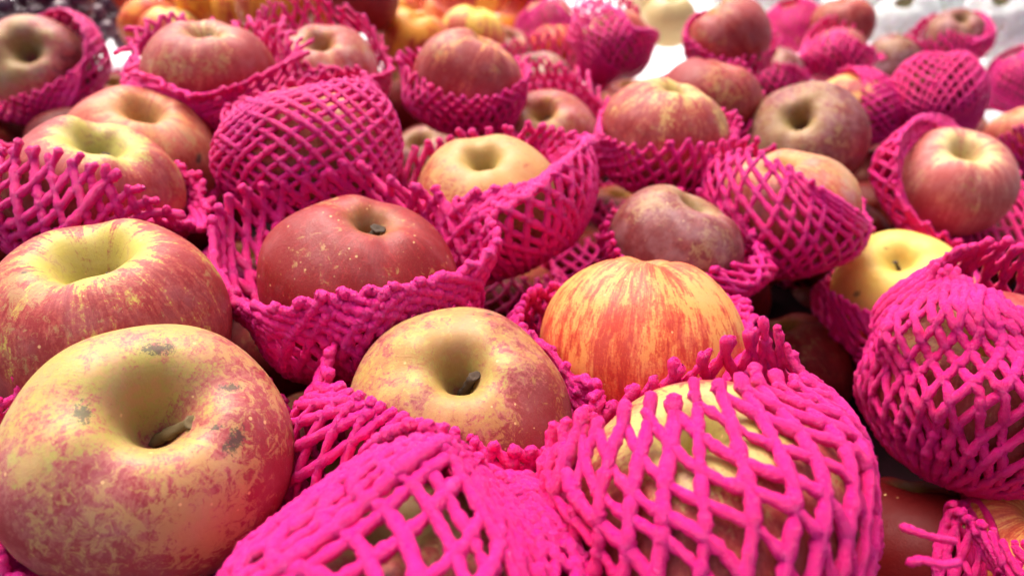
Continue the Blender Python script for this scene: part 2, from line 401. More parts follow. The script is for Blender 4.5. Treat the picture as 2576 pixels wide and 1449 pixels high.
NETC = [0]
def net(host, rim, label, pole=None, E=1.06, n=30, rad=.0015, step=.0060, mat=None, stub=.3, wrinkle=.0012, quality=None,
        colE=98, colB=168, name='foam_net', cat='foam net', group='pink foam nets around the apples', seed=None, skip=(), alone=False, twist=1.0):
    NETC[0] += 1
    rs = np.random.RandomState(NETC[0] * 7 + 1 if seed is None else seed)
    a = APPLES[host]; c, R = a['c'], a['R']; dpt = a['depth']
    q = quality or ('hi' if a['w'] > 300 else 'mid' if a['w'] > 180 else 'lo')
    sides, dens = dict(hi=(10, 7), mid=(7, 4), lo=(5, 3))[q]
    if isinstance(rim, dict):
        L = None
    else:
        L = []
        for (x, y, k) in rim:                       # slide a rim point along its sight line until it clears the fruit
            for _ in range(60):
                p = at(x, y, dpt + k * R)
                q = (p - c) @ a['M'] / R * np.array([1, 1, 1 / (.80 * a['squash'])])
                if np.linalg.norm(q) >= 1.13: break
                k += .03 if k > 0 else -.03
            L.append(p)
        L = np.array(L)
    if pole is not None: ez = nrm(c - at(pole[0], pole[1], dpt + pole[2] * R))
    elif L is not None: ez = nrm(nrm(L.mean(0) - c) + .5 * a['M'][:, 2])
    else: ez = a['M'][:, 2]
    ex = nrm(CM[:, 0] - ez * (CM[:, 0] @ ez)); ey = np.cross(ez, ex)
    if L is None:
        K = 8; ph8 = np.arange(K) * np.pi / 4
        rr = np.broadcast_to(rim['r'], (K,)) if np.ndim(rim['r']) == 0 else np.array(rim['r'])
        zz = np.broadcast_to(rim['z'], (K,)) if np.ndim(rim['z']) == 0 else np.array(rim['z'])
        L = c + R * (rr[:, None] * (np.cos(ph8)[:, None] * ex + np.sin(ph8)[:, None] * ey) + zz[:, None] * ez)
    Ev = np.ones(8) * E if np.ndim(E) == 0 else np.array(E, float)
    kE = math.radians(colE); kB = math.radians(colB)
    sE = .38
    def surf(phi, s):
        hd = np.cos(phi)[..., None] * ex + np.sin(phi)[..., None] * ey
        dB = hd * math.sin(kB) + ez * math.cos(kB)
        dE = hd * math.sin(kE) + ez * math.cos(kE)
        rE = per_interp(Ev, phi)
        Lp = per_interp(L, phi) - c
        rL = np.linalg.norm(Lp, axis=-1) / R; dL = nrm(Lp)
        t1 = np.clip(s / sE, 0, 1); t2 = np.clip((s - sE) / (1 - sE), 0, None)
        d = np.where((s < sE)[..., None], slerp(dB, dE, t1), slerp(dE, dL, np.minimum(t2, 1.12)))
        sm = np.clip(t2, 0, 1); sm = sm * sm * (3 - 2 * sm) * .6 + sm * .4
        r = np.where(s < sE, .84 + (rE - .84) * np.sin(t1 * np.pi / 2), rE + (rL - rE) * sm + np.maximum(t2 - 1, 0) * .8)
        return c + R * r[..., None] * d
    # length -> number of mesh rows
    ss_ = np.linspace(0, 1, 30); ph_ = np.linspace(0, 2 * np.pi, 12, endpoint=False)
    G = surf(ph_[:, None] + 0 * ss_, ss_[None] + 0 * ph_[:, None])
    seg = np.linalg.norm(np.diff(G, axis=1), axis=-1).mean(0)
    sE = float(np.clip(seg[:11].sum() / seg.sum(), .22, .80))
    length = np.linalg.norm(np.diff(G, axis=1), axis=-1).sum(1).mean()
    K = max(6, int(round(length / step / twist)))
    om = K * np.pi / n
    m = K * dens + 1
    ids = [i for i, b_ in APPLES.items() if np.linalg.norm(b_['c'] - c) < b_['R'] + 1.7 * R and i != host  and i not in skip]
    if alone: ids = []
    ids = ids + [host]
    kk = rs.randn(5, 3) * np.array([1, 1, 1]) * 70; pp = rs.uniform(0, 6.28, (5, 3)); am = rs.randn(5, 3) * wrinkle
    Vs, Fs, off = [], [], 0
    for fam in (1, -1):
        ends = 1 + (rs.uniform(.15, 1, n) * stub / K if fam == 1 else rs.uniform(.05, .7, n) * stub / K)
        st = np.linspace(0, 1, m)[None] * ends[:, None]
        jit = rs.uniform(-.09, .09, n) * 2 * np.pi / n
        phi0 = np.arange(n) * 2 * np.pi / n
        phi = phi0[:, None] + fam * om * st + jit[:, None] * (st > 0) + .05 * np.sin(st * 9 + rs.uniform(0, 6, n)[:, None]) * 2 * np.pi / n
        P = surf(phi, st)
        for i in range(5):
            P = P + am[i] * np.sin(P @ kk[i] + pp[i][0])[..., None]
        P = P + rs.randn(n, 1, 3) * .0003
        P = push_out(P, rad * (1.0 if fam == -1 else 1.6), ids)
        for _ in range(2):
            P[:, 1:-1] = .5 * P[:, 1:-1] + .25 * (P[:, 2:] + P[:, :-2])
        P = push_out(P, rad * (.85 if fam == -1 else 1.4), [host])
        T = nrm(P[:, -1] - P[:, -2])
        tail = P[:, -1][:, None] + T[:, None] * (rad * np.array([.35, .7, .9]))[None, :, None]
        P = np.concatenate([P, tail], 1); M_ = P.shape[1]
        T = nrm(np.gradient(P, axis=1))
        O = nrm(P - c); S = nrm(np.cross(T, O)); N = np.cross(S, T)
        j = np.arange(M_) / dens
        cross = .5 + .5 * np.cos(2 * np.pi * j)
        rr = rad * (1 + .14 * cross[None] + .13 * rs.randn(n, M_) + .12 * rs.randn(n, 1))
        rr = rr * (np.ones(M_) if True else 1)
        rr[:, -3] *= .86; rr[:, -2] *= .60; rr[:, -1] *= .08
        ang = np.linspace(0, 2 * np.pi, sides, endpoint=False)
        ring = P[:, :, None] + rr[:, :, None, None] * (np.cos(ang)[:, None] * S[:, :, None] + np.sin(ang)[:, None] * N[:, :, None] * .92)
        ring = ring + rs.randn(*ring.shape) * rad * .085
        V = ring.reshape(-1, 3)
        f0 = grid_faces(sides, M_)
        F = (f0[None] + (np.arange(n) * M_ * sides)[:, None, None]).reshape(-1, 4) + off
        Vs.append(V); Fs.append(F); off += len(V)
    V = np.concatenate(Vs); F = np.concatenate(Fs)
    o = mesh_obj(name, V - c, F, mat or PINK)
    o.location = Vector(c)
    tag(o, label, cat, group)
    return o

# ------------------------------------------------------------------ the table
S = 2.2
tb = mesh_obj('table_top', [(-S, -.4, 0), (S, -.4, 0), (S, 3.4, 0), (-S, 3.4, 0), (-S, -.4, -.03), (S, -.4, -.03), (S, 3.4, -.03), (-S, 3.4, -.03)],
              [(0, 1, 2, 3), (4, 7, 6, 5), (0, 4, 5, 1), (1, 5, 6, 2), (2, 6, 7, 3), (3, 7, 4, 0)], TABLE, smooth=False)
tag(tb, kind='structure')

GAP_DARKENER = plain('added_gap_darkener', (.016, .003, .006), .9, (.010, .003, .004), 40, .05)  # sheet added under the heap to darken the gaps and hide the white table
ln = mesh_obj('added_dark_sheet', [(-1.05, -.1, .004), (1.25, -.1, .004), (1.25, .88, .004), (-1.05, .86, .004), (-1.05, -.1, .001), (1.25, -.1, .001), (1.25, .88, .001), (-1.05, .86, .001)],
              [(0, 1, 2, 3), (4, 7, 6, 5), (0, 4, 5, 1), (1, 5, 6, 2), (2, 6, 7, 3), (3, 7, 4, 0)], GAP_DARKENER, smooth=False)
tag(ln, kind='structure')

# ------------------------------------------------------------------ apples of the heap, near to far
# measured outline: left, right, top edge, then the middle of the stalk hollow
BOX.update(front_left=(-40, 742, 815, 392, 1035), left_mid=(-62, 585, 550, 225, 655), centre_front=(868, 1438, 772, 1158, 935), red_cup=(645, 1150, 490, 935, 568),
    orange_stripe=(1357, 1880, 645, 1622, 690), left_upper=(-15, 470, 290, 252, 368), left_back=(145, 552, 215, 360, 285), mid_yellow=(1045, 1412, 338, 1215, 405),
    purple_mid=(1522, 1872, 465, 1752, 525), yellow_right=(2090, 2460, 578, 2262, 655), far_left_b=(350, 700, 55, 515, 95), far_left=(-60, 232, 37, 65, 125),
    far_hood=(675, 955, 62, 805, 112), right_big=(2238, 2568, 320, 2432, 382), grey_donut=(1875, 2192, 205, 2010, 300), peach_bell=(1512, 1836, 198, 1700, 234),
    red_behind=(1655, 1922, 145, 1815, 160), spiky_mid=(1250, 1510, 225, 1365, 285), grey_hood=(1262, 1442, 130, 1345, 160), stripe_back=(1035, 1318, 70, 1235, 88),
    stripe_back_b=(1195, 1345, 65, 1290, 95), far_right_a=(2290, 2492, 270, 2390, 300), far_right_b=(2465, 2680, 265, 2545, 290), right_mid_a=(1785, 2170, 378, 1960, 425),
    yellow_patch=(2040, 2262, 185, 2170, 200), grey_cap=(1852, 2025, 118, 1935, 140), back_ridge=(1728, 1942, -12, 1788, 30), back_red=(2038, 2206, -5, 2120, -5),
    under_cover_right=(1420, 2165, 955, 1745, 1095), under_cover_front=(570, 1400, 1215, 980, 1340), under_cover_edge=(2185, 2800, 730, 2480, 850),
    netted_mid_left=(580, 962, 222, 790, 275))
apple('front_left', 352, 1118, 785, .0450, 'russet', 'very large yellow and pink apple at the front left, dark scuffs around its long stalk', cav=(392, 1010),
      stem=.36, lean=(.55, -.15), stemr=.045, cavw=.95, cavd=1.15, res=1.8, russet=.35, mottle=.9, blush=.97, patch=1.3, bias_img=(.42, -.42, 0), green=.15, bloom=.12,
      y=(.42, .355, .085), r=(.42, .115, .10), d=(.32, .035, .05), t=(.50, .30, .11), roll=2.0,
      marks=[(395, 877, 22, 0.0), (205, 1040, 26, 1.6), (585, 975, 16, 0), (588, 1110, 24, 1.0), (545, 1075, 9, 0)])
apple('left_mid', 262, 775, 648, .0440, 'pink', 'large pink apple with green-yellow hollow, directly behind the very large front left apple', cav=(222, 640),
      stem=.30, stemr=.035, cavw=1.0, cavd=1.2, res=1.5, blush=.88, patch=.6, stripe=.8, y=(.54, .43, .08), polar=.85, green=.6, dark_stem=True, marks=[(62, 685, 7, 0)])
apple('centre_front', 1152, 962, 570, .0425, 'russet', 'russet-netted apple with dark dried stalk in the middle foreground', cav=(1150, 905),
      stem=.34, lean=(.3, .05), stemr=.05, dark_stem=True, cavw=.75, cavd=1.1, res=1.5, green=.35, bias_img=(.3, -.35, 0), blush=1.0, y=(.41, .325, .08), r=(.38, .09, .085), mottle=1.5, marks=[(1232, 790, 8, .6)])
apple('red_cup', 898, 655, 502, .0420, 'red', 'deep red pale-speckled apple sitting in a wide open pink net', cav=(935, 545), stem=.22, stemr=.06, dark_stem=True,
      cavw=.7, cavd=.7, res=1.3)
apple('orange_stripe', 1618, 850, 522, .0425, 'stripe', 'orange-yellow apple with red stripes in the middle right foreground', cav=(1655, 675), stem=0, dome=True, res=1.4, lob=.024)
apple('left_upper', 225, 480, 486, .0405, 'pink', 'pink apple with yellow-green hollow at the left edge, set low in a pink net', cav=(262, 365), stem=.20, dark_stem=True, cavw=.95, cavd=.8, blush=.9, polar=1.0, green=.7, lob=.035, y=(.50, .42, .09))
apple('left_back', 350, 385, 405, .0440, 'pale', 'peach-coloured bare apple wedged behind the pink apple at the left edge', cav=(362, 280), stem=.18, dark_stem=True, cavw=.85, marks=[(500, 400, 10, 1.2)])
apple('mid_yellow', 1228, 478, 368, .0400, 'russet', 'mottled yellow-brown apple in an open pink net behind the deep red apple', cav=(1212, 395), stem=.18, dark_stem=True, cavw=.75, blush=.72, mottle=1.2, russet=.5,
      y=(.48, .29, .08), r=(.44, .13, .06), d=(.36, .07, .04), t=(.52, .30, .10))
apple('purple_mid', 1694, 590, 350, .0370, 'purple', 'dull purple russet-flecked apple tilted right, behind the orange-striped apple', cav=(1760, 515), stem=0, cavw=.9, blush=.85, russet=.3)
apple('yellow_right', 2275, 700, 372, .0400, 'yellow', 'plain yellow apple half out of its net at the right', cav=(2262, 640), stem=.16, lean=(-.3, .2), dark_stem=True, cavw=.9, cavd=.6, marks=[(2155, 740, 9, 0), (2228, 625, 4, 0)])
apple('under_cover_front', 925, 1500, 860, .0450, 'purple', 'reddish apple hidden under the pink net at the bottom centre', cav=(960, 1330), stem=0, res=1.2, bloom=.1, r=(.38, .06, .06))
apple('under_cover_right', 1790, 1345, 720, .0440, 'pink', 'yellow and red apple showing through the diamond net at the bottom right', cav=(1745, 1120), stem=0, res=1.3, polar=.9, blush=.85, russet=.1, mottle=.7, lob=.008, cavw=.7, y=(.52, .40, .11))
apple('under_cover_edge', 2460, 950, 600, .0440, 'pink', 'pink apple inside the tall net at the right edge', cav=(2520, 800), stem=0, res=1.2)
apple('corner_right', 2665, 1440, 600, .0400, 'stripe', 'orange striped apple cut off by the bottom right corner', cav=(2640, 1290), stem=0, res=1.2)
apple('netted_mid_left', 768, 362, 372, .0400, 'pale', 'apple wholly wrapped in a closed net between the peach apple and the yellow-brown one', cav=(800, 260), stem=0)
apple('right_mid_a', 2000, 545, 338, .0415, 'pale', 'pale pink apple top emerging from its net behind the yellow apple', cav=(2010, 420), stem=0, bloom=.35)
apple('right_big', 2405, 462, 312, .0400, 'pink', 'pink-striped apple with pale shoulder in a loose net near the right edge', cav=(2432, 365), stem=0, cavw=.9, stripe=.9, polar=.8, blush=.9, squash=.94, y=(.64, .48, .20), r=(.56, .17, .14), d=(.44, .08, .075))
apple('grey_donut', 2032, 312, 315, .0445, 'purple', 'dusky brown-purple apple with a deep dark hollow, upper right', cav=(2012, 265), stem=0, cavw=.7, cavd=1.15, blush=.85, russet=.4)
apple('peach_bell', 1672, 298, 322, .0400, 'pink', 'peach and pink apple with green hollow above the dark diamond net', cav=(1708, 222), stem=.18, cavw=.75, blush=.75, y=(.68, .48, .15))
apple('red_behind', 1795, 262, 270, .0400, 'red', 'plain rosy red apple right behind the peach apple with green hollow', cav=(1850, 110), stem=0, lent=.1, r=(.5, .05, .06))
apple('spiky_mid', 1378, 325, 258, .0390, 'pink', 'pinkish apple with olive hollow framed by ragged net spikes, upper centre', cav=(1372, 270), stem=.20, dark_stem=True, bloom=.3)
apple('grey_hood', 1345, 200, 190, .0380, 'purple', 'grey-brown apple top peeping out of a hooded net, upper centre', cav=(1345, 130), stem=0, bloom=.5)
apple('stripe_back', 1175, 168, 285, .0400, 'pink', 'rosy apple with orange streaks rising from a dark net, top centre', cav=(1215, 72), stem=0, stripe=1.0, y=(.8, .34, .08), squash=1.08)
apple('stripe_back_b', 1290, 135, 190, .0370, 'pink', 'dull pink apple tucked behind the streaked rosy apple', cav=(1265, 90), stem=0, bloom=.5)
apple('far_left', 85, 150, 295, .0430, 'purple', 'dull pink-green apple with deep brown hollow at the upper left edge', cav=(68, 95), stem=0, cavw=.95, cavd=1.25, blush=.8, r=(.45, .10, .10), t=(.42, .3, .12))
apple('far_left_b', 530, 172, 350, .0420, 'pink', 'smooth pink apple with shallow yellow hollow in a spiked net, upper left', cav=(515, 85), stem=.20, dark_stem=True, cavd=.6, cavw=.9, mottle=.3, y=(.68, .5, .2))
apple('far_hood', 815, 152, 285, .0400, 'pink', 'pale pink apple with olive hollow under an arched net, top left of centre', cav=(805, 95), stem=.16, dark_stem=True, cavw=.8, bloom=.5)
apple('far_right_a', 2395, 335, 200, .0350, 'purple', 'faded green-pink apple top directly behind the pink-striped apple', cav=(2390, 275), stem=0, bloom=.3)
apple('far_right_b', 2550, 340, 175, .0340, 'pale', 'peach apple cut by the right edge, upper right', cav=(2540, 290), stem=0)
apple('yellow_patch', 2145, 272, 225, .0390, 'red', 'red apple with a yellow patch half inside a tight net, upper right', cav=(2180, 190), stem=0, lent=.1, patch=1.6, blush=.6, y=(.85, .45, .12))
apple('grey_cap', 1940, 205, 180, .0380, 'purple', 'greyish apple crown above the dense net band, upper right', cav=(1940, 140), stem=0, bloom=.6)
apple('back_ridge', 1835, 80, 215, .0400, 'pink', 'ribbed rosy apple with slanting green hollow at the top right of centre', cav=(1790, 25), stem=0, lob=.05, stripe=.9)
apple('back_netted', 1995, 72, 135, .0380, 'stripe', 'small yellow-red apple seen through thin net at the top right', cav=(1990, 30), stem=0)
apple('back_red', 2122, 55, 172, .0420, 'red', 'smooth coral red apple at the top right beside the white wrapped fruit', cav=(2130, -30), stem=0, lent=.05, r=(.55, .06, .06), marks=[(2098, 44, 4, 0)])
apple('fold_host', 2105, 140, 160, .0340, 'pink', 'pink apple showing through a folded net, upper right', cav=(2090, 90), stem=0)
apple('back_grey', 2255, 152, 158, .0370, 'purple', 'pale pinkish apple between two pink nets, upper right', cav=(2280, 90), stem=0, bloom=.5)
apple('hollow_host', 2355, 235, 235, .0390, 'dark', 'dark apple deep inside the wide open pink net, upper right', cav=(2330, 180), stem=0)
apple('ridge_right', 2405, 92, 165, .0380, 'purple', 'brown-pink apple with only its right side out of the net, top right', cav=(2420, 50), stem=0)
apple('edge_net_host', 2575, 215, 180, .0370, 'pink', 'apple under the net at the upper right edge', cav=(2555, 160), stem=0)
apple('tall_net_host', 1545, 105, 190, .0390, 'pale', 'yellow-pink apple glimpsed low in the tall pointed net at the top', cav=(1500, 60), stem=0)
apple('small_net_host', 1375, 55, 130, .0370, 'pale', 'pale apple in the small upright net at the top centre', cav=(1370, 10), stem=0)

# lower layer seen in the gaps
low = 'apples lying in the lower layer'
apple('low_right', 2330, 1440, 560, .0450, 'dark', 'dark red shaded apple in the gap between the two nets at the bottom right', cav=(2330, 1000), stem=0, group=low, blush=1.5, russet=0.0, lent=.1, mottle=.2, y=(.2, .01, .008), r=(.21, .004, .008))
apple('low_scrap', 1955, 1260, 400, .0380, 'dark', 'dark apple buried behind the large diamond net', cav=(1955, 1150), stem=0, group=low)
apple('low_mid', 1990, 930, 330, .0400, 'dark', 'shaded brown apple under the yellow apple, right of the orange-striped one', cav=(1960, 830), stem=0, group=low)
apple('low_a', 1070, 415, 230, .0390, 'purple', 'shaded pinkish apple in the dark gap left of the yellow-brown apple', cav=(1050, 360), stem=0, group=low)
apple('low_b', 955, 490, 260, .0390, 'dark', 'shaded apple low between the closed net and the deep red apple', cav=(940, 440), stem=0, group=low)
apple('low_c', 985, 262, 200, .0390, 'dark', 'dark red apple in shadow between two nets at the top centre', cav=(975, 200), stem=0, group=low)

# orange apples behind
og = 'orange and yellow apples at the back of the stall'
def og_apple(id, cx, cy, wpx, label, cav, **k):
    apple(id, cx, cy, wpx, .038, k.pop('kind', 'orange'), label, cav=cav, group=og, stem=k.pop('stem', .25), **k)
og_apple('o1', 378, 62, 168, 'red-orange apple at the back, just right of the dark grapes', (400, 70), stem=.0, blush=.8)
og_apple('o2', 432, 92, 172, 'orange apple with lemon-yellow crown behind the spiked net', (430, 20), stem=.0, y=(.9, .66, .16), polar=.9)
og_apple('o3', 520, -5, 165, 'golden apple with red cheek at the top edge, left of centre', (480, -60), stem=0)
og_apple('o4', 690, 5, 205, 'big yellow and red striped apple at the top edge above the arched net', (700, -70), stem=0)
og_apple('o5', 905, -10, 200, 'deep red apple at the top edge, between the yellow striped apple and the stalked ones', (900, -80), stem=0, blush=1.2, r=(.4, .02, .015), d=(.3, .01, .01))
og_apple('o6', 1040, 100, 190, 'orange-yellow ribbed apple with upright stalk behind the streaked rosy apple', (1060, 30), stem=.3, lob=.04, stripe=1.2)
og_apple('o7', 1190, 85, 165, 'pink-orange apple with bright yellow hollow and a tall dark stalk', (1205, 30), stem=.42, lean=(0, 0), y=(.9, .62, .08), r=(.65, .15, .1), polar=1.0, dark_stem=True)
og_apple('o8', 1308, 60, 120, 'small orange-red apple left of the small upright net', (1310, 0), stem=0)
og_apple('o9', 1110, 28, 120, 'salmon apple between the two stalked apples', (1100, -20), stem=0, y=(.85, .35, .12))
og_apple('o10', 1010, -15, 130, 'yellow-orange apple at the top edge behind the ribbed one', (1000, -60), stem=.3)
og_apple('o11', 1215, -20, 140, 'golden yellow apple at the top edge behind the tall dark stalk', (1210, -80), stem=0, blush=.2)

for i_, (x_, y_, w_, t_) in enumerate([(615, 22, 170, 'amber apple under the top edge between the golden and the striped one'), (790, 10, 165, 'orange apple glimpsed above the arched net'), (470, -25, 150, 'yellow-red apple at the top edge behind the lemon-crowned one'),
        (985, 42, 150, 'orange apple behind the ribbed stalked apple'), (1150, -35, 140, 'pale orange apple at the top edge behind the salmon one'), (1300, -20, 130, 'amber apple at the top edge behind the small orange-red one'), (1398, 128, 150, 'orange apple low behind the small upright net'), (330, -30, 150, 'dark orange apple at the top edge behind the red-orange one')]):
    og_apple('p%d' % i_, x_, y_, w_, t_, (x_, y_ - 70), stem=0, blush=.3 + .12 * i_)

# ------------------------------------------------------------------ nets: rim given as right, back right, back, back left, left, front left, front, front right
net('front_left', {'r': 1.11, 'z': [-.35, -.3, -.2, .05, -.05, -.28, -.40, -.42]}, 'pink net peeping out under the very large front left apple', mat=MAG, alone=True)
net('left_upper', [(505, 545, -.1), (470, 430, .5), (230, 400, .8), (0, 380, .6), (-60, 345, 0), (20, 368, -.85), (195, 428, -1.02), (370, 512, -.85)],
    'pink net cupping the low pink apple at the left edge', E=[1.12, 1.06, 1.06, 1.06, 1.1, 1.1, 1.1, 1.1], stub=.8, rad=.0018)
net('left_back', {'r': .8, 'z': -.6}, 'pink net mostly hidden under the peach-coloured bare apple', mat=MAG)
net('red_cup', [(1268, 612, -.15), (1120, 520, .55), (880, 430, .9), (660, 478, .7), (524, 580, .1), (592, 745, -.6), (820, 755, -.95), (1070, 702, -.8)],
    'wide open pink net with zigzag rim around the deep red apple', E=[1.22, 1.15, 1.1, 1.15, 1.24, 1.2, 1.14, 1.16], n=34, rad=.0019)
net('orange_stripe', [(1910, 850, .1), (1860, 760, .6), (1620, 740, .9), (1360, 700, .5), (1310, 760, -.1), (1400, 905, -.6), (1545, 1040, -.85), (1790, 1020, -.7)],
    'rumpled pink net rolled down left of the orange-striped apple', mat=MAG, E=[1.08, 1.06, 1.06, 1.2, 1.38, 1.2, 1.08, 1.08], wrinkle=.0020, n=34, step=.005, rad=.0017)
net('centre_front', [(1440, 1040, -.1), (1380, 900, .6), (1150, 880, .9), (880, 850, .3), (900, 950, -.4), (985, 1065, -.7), (1150, 1135, -.9), (1330, 1145, -.8)],
    'crumpled pink net bulging left of the russet-netted apple', mat=MAG, E=[1.06, 1.06, 1.06, 1.3, 1.4, 1.35, 1.06, 1.06], alone=True, wrinkle=.0020, n=34, step=.005, rad=.0017)
net('mid_yellow', [(1500, 372, .1), (1400, 325, .6), (1240, 325, .9), (1090, 355, .6), (982, 418, .1), (1110, 510, -.75), (1285, 487, -1.0), (1405, 435, -.6)],
    'pink net with knotted rim spreading right of the mottled yellow-brown apple', pole=(1420, 760, .2), E=[1.55, 1.2, 1.1, 1.1, 1.15, 1.15, 1.3, 1.5], n=34, rad=.0018)
net('purple_mid', [(1885, 600, 0), (1790, 490, .6), (1660, 510, .9), (1560, 540, .6), (1530, 600, 0), (1580, 680, -.6), (1680, 705, -.9), (1800, 680, -.7)],
    'pink net flaring right of the dull purple apple', mat=MAG, E=[1.45, 1.25, 1.06, 1.06, 1.06, 1.06, 1.1, 1.35])
net('yellow_right', [(2470, 720, 0), (2420, 650, .6), (2270, 650, .9), (2120, 680, .5), (2075, 712, -.1), (2120, 765, -.7), (2215, 792, -.95), (2350, 800, -.8)],
    'pink diamond net around the lower half of the plain yellow apple', E=[1.06, 1.06, 1.06, 1.2, 1.36, 1.3, 1.2, 1.1])
net('under_cover_front', [(1345, 1250, .0), (1250, 1155, .2), (1100, 1110, .25), (930, 1165, .25), (830, 1250, .1), (900, 1215, .05), (1060, 1160, .05), (1220, 1185, .0)],
    'bright pink net closed over the apple at the bottom centre', E=[1.16, 1.14, 1.08, 1.06, 1.12, 1.1, 1.06, 1.1], n=31, rad=.0019, wrinkle=.0028, stub=.5, step=.0052, twist=.9)
net('under_cover_right', [(2020, 930, .35), (1945, 850, .5), (1760, 925, .55), (1560, 1030, .4), (1410, 1125, .1), (1480, 1085, -.25), (1680, 1020, -.4), (1880, 945, -.2)],
    'large bright pink diamond net pulled over the apple at the bottom right', E=[1.13, 1.1, 1.06, 1.06, 1.08, 1.06, 1.05, 1.08], n=29, rad=.0018, stub=.5, step=.0075, twist=1.2)
net('under_cover_edge', [(2700, 780, 0), (2600, 665, .3), (2490, 640, .35), (2390, 652, .3), (2325, 695, 0), (2390, 700, -.4), (2500, 745, -.6), (2610, 800, -.5)],
    'tall pink net stretched over the apple at the right edge', pole=(2360, 1290, 0), E=1.08, n=32, rad=.0017, stub=.6, step=.0075, twist=1.35)
net('corner_right', [(2900, 1400, 0), (2800, 1280, .6), (2640, 1290, .9), (2460, 1250, .4), (2420, 1280, 0), (2500, 1310, -.5), (2620, 1375, -.9), (2800, 1390, -.6)],
    'thick pink net in the bottom right corner', E=[1.06, 1.06, 1.06, 1.1, 1.18, 1.15, 1.1, 1.06], wrinkle=.0018, n=32, step=.0055)
net('netted_mid_left', [(940, 225, .1), (890, 180, .5), (790, 195, .7), (650, 235, .6), (578, 290, .1), (640, 262, -.3), (780, 222, -.45), (890, 212, -.3)],
    'pink net closed all the way round, between the peach apple and the yellow-brown one', mat=MAG, E=[1.2, 1.15, 1.1, 1.1, 1.2, 1.15, 1.12, 1.15], n=26, twist=.65)
net('right_mid_a', [(2180, 570, -.1), (2130, 450, .6), (1990, 390, .8), (1860, 352, .4), (1790, 400, 0), (1880, 385, -.6), (1985, 430, -.9), (2090, 495, -.75)],
    'pink lattice net wrapped high over the left of the pale pink apple', mat=MAG, E=1.06, n=28, wrinkle=.0006)
net('right_big', [(2600, 570, -.1), (2540, 420, .6), (2420, 340, .9), (2375, 302, .5), (2290, 380, -.2), (2262, 500, -.75), (2390, 590, -1.0), (2520, 625, -.8)],
    'loose pink net with long strands left of the pink-striped apple', E=[1.1, 1.06, 1.1, 1.3, 1.5, 1.3, 1.15, 1.1])
net('peach_bell', [(1850, 340, 0), (1820, 280, .6), (1670, 290, .9), (1540, 300, .6), (1515, 335, 0), (1570, 366, -.7), (1690, 368, -.98), (1815, 370, -.75)],
    'shaded dark pink diamond net below the peach apple with green hollow', mat=MAG, E=1.12, colE=110)
net('red_behind', [(1925, 250, 0), (1870, 160, .5), (1795, 190, .9), (1700, 200, .6), (1660, 260, 0), (1700, 320, -.6), (1790, 350, -.9), (1890, 320, -.6)],
    'pink net with a row of tiny spikes along the plain rosy red apple', E=1.05)
net('spiky_mid', [(1528, 285, 0), (1455, 212, .4), (1345, 176, .6), (1242, 208, .4), (1192, 290, 0), (1225, 310, -.6), (1370, 352, -1.0), (1510, 345, -.6)],
    'pink net with ragged long spikes around the pinkish apple with olive hollow', E=[1.4, 1.25, 1.15, 1.2, 1.3, 1.2, 1.2, 1.35], stub=2.0, n=34)
net('grey_hood', [(1535, 205, 0), (1450, 100, .5), (1350, 105, .8), (1255, 145, .5), (1205, 215, 0), (1260, 215, -.6), (1350, 205, -1.0), (1450, 200, -.6)],
    'hooded pink net standing around the grey-brown apple', E=[1.7, 1.4, 1.1, 1.2, 1.4, 1.3, 1.3, 1.6], stub=1.5, n=34)
net('stripe_back', [(1320, 190, 0), (1290, 150, .6), (1175, 150, .9), (1040, 130, .5), (1005, 160, 0), (1070, 208, -.7), (1170, 242, -.98), (1260, 240, -.8)],
    'shaded deep pink net cupping the streaked rosy apple', mat=MAG, E=[1.05, 1.05, 1.05, 1.1, 1.15, 1.1, 1.08, 1.05])
net('far_left', [(235, 135, -.2), (222, 68, .4), (90, 100, .9), (-40, 120, .6), (-80, 200, 0), (-50, 272, -.7), (50, 245, -.9), (155, 200, -.65)],
    'broad pink net sweeping down right of the apple at the upper left edge', E=[1.62, 1.4, 1.06, 1.06, 1.06, 1.15, 1.25, 1.45], twist=.8)
net('far_left_b', [(742, 132, -.1), (660, 100, .5), (530, 95, .8), (425, 72, .45), (345, 140, 0), (405, 205, -.65), (535, 222, -.95), (655, 190, -.75)],
    'pink net with upright spikes in front of the smooth pink apple', E=[1.15, 1.1, 1.06, 1.2, 1.3, 1.2, 1.2, 1.2], stub=2.2)
net('far_hood', [(975, 165, 0), (915, 65, .4), (795, 18, .6), (695, 30, .6), (648, 70, .3), (720, 140, -.6), (840, 185, -.95), (930, 195, -.6)],
    'pink net arching high behind the pale pink apple with olive hollow', E=[1.15, 1.2, 1.15, 1.1, 1.1, 1.1, 1.1, 1.15], stub=1.3)
net('far_right_b', [(2650, 380, 0), (2600, 300, .5), (2550, 320, .8), (2500, 330, .5), (2490, 355, -.2), (2510, 350, -.7), (2560, 330, -1.0), (2620, 350, -.7)],
    'pink net over the peach apple cut by the right edge', E=1.12, mat=MAG)
net('yellow_patch', {'r': .95, 'z': .30}, 'tight pink net over the right half of the red apple with a yellow patch', pole=(2330, 310, .2), E=1.07)
net('grey_cap', [(2040, 175, 0), (1990, 140, .6), (1940, 150, .9), (1870, 150, .6), (1840, 180, 0), (1880, 170, -.7), (1940, 160, -1.05), (2000, 168, -.7)],
    'dense pink net band in front of the greyish apple crown', E=1.15, mat=MAG)
net('back_ridge', [(1950, 100, 0), (1900, 60, .6), (1835, 60, .9), (1750, 60, .6), (1728, 85, 0), (1765, 125, -.7), (1840, 148, -.98), (1920, 130, -.7)],
    'pink net under the ribbed rosy apple at the top', E=1.08)
net('back_netted', {'r': .45, 'z': 1.0}, 'thin pink net over the small yellow-red apple at the top right', E=1.08, rad=.0014)
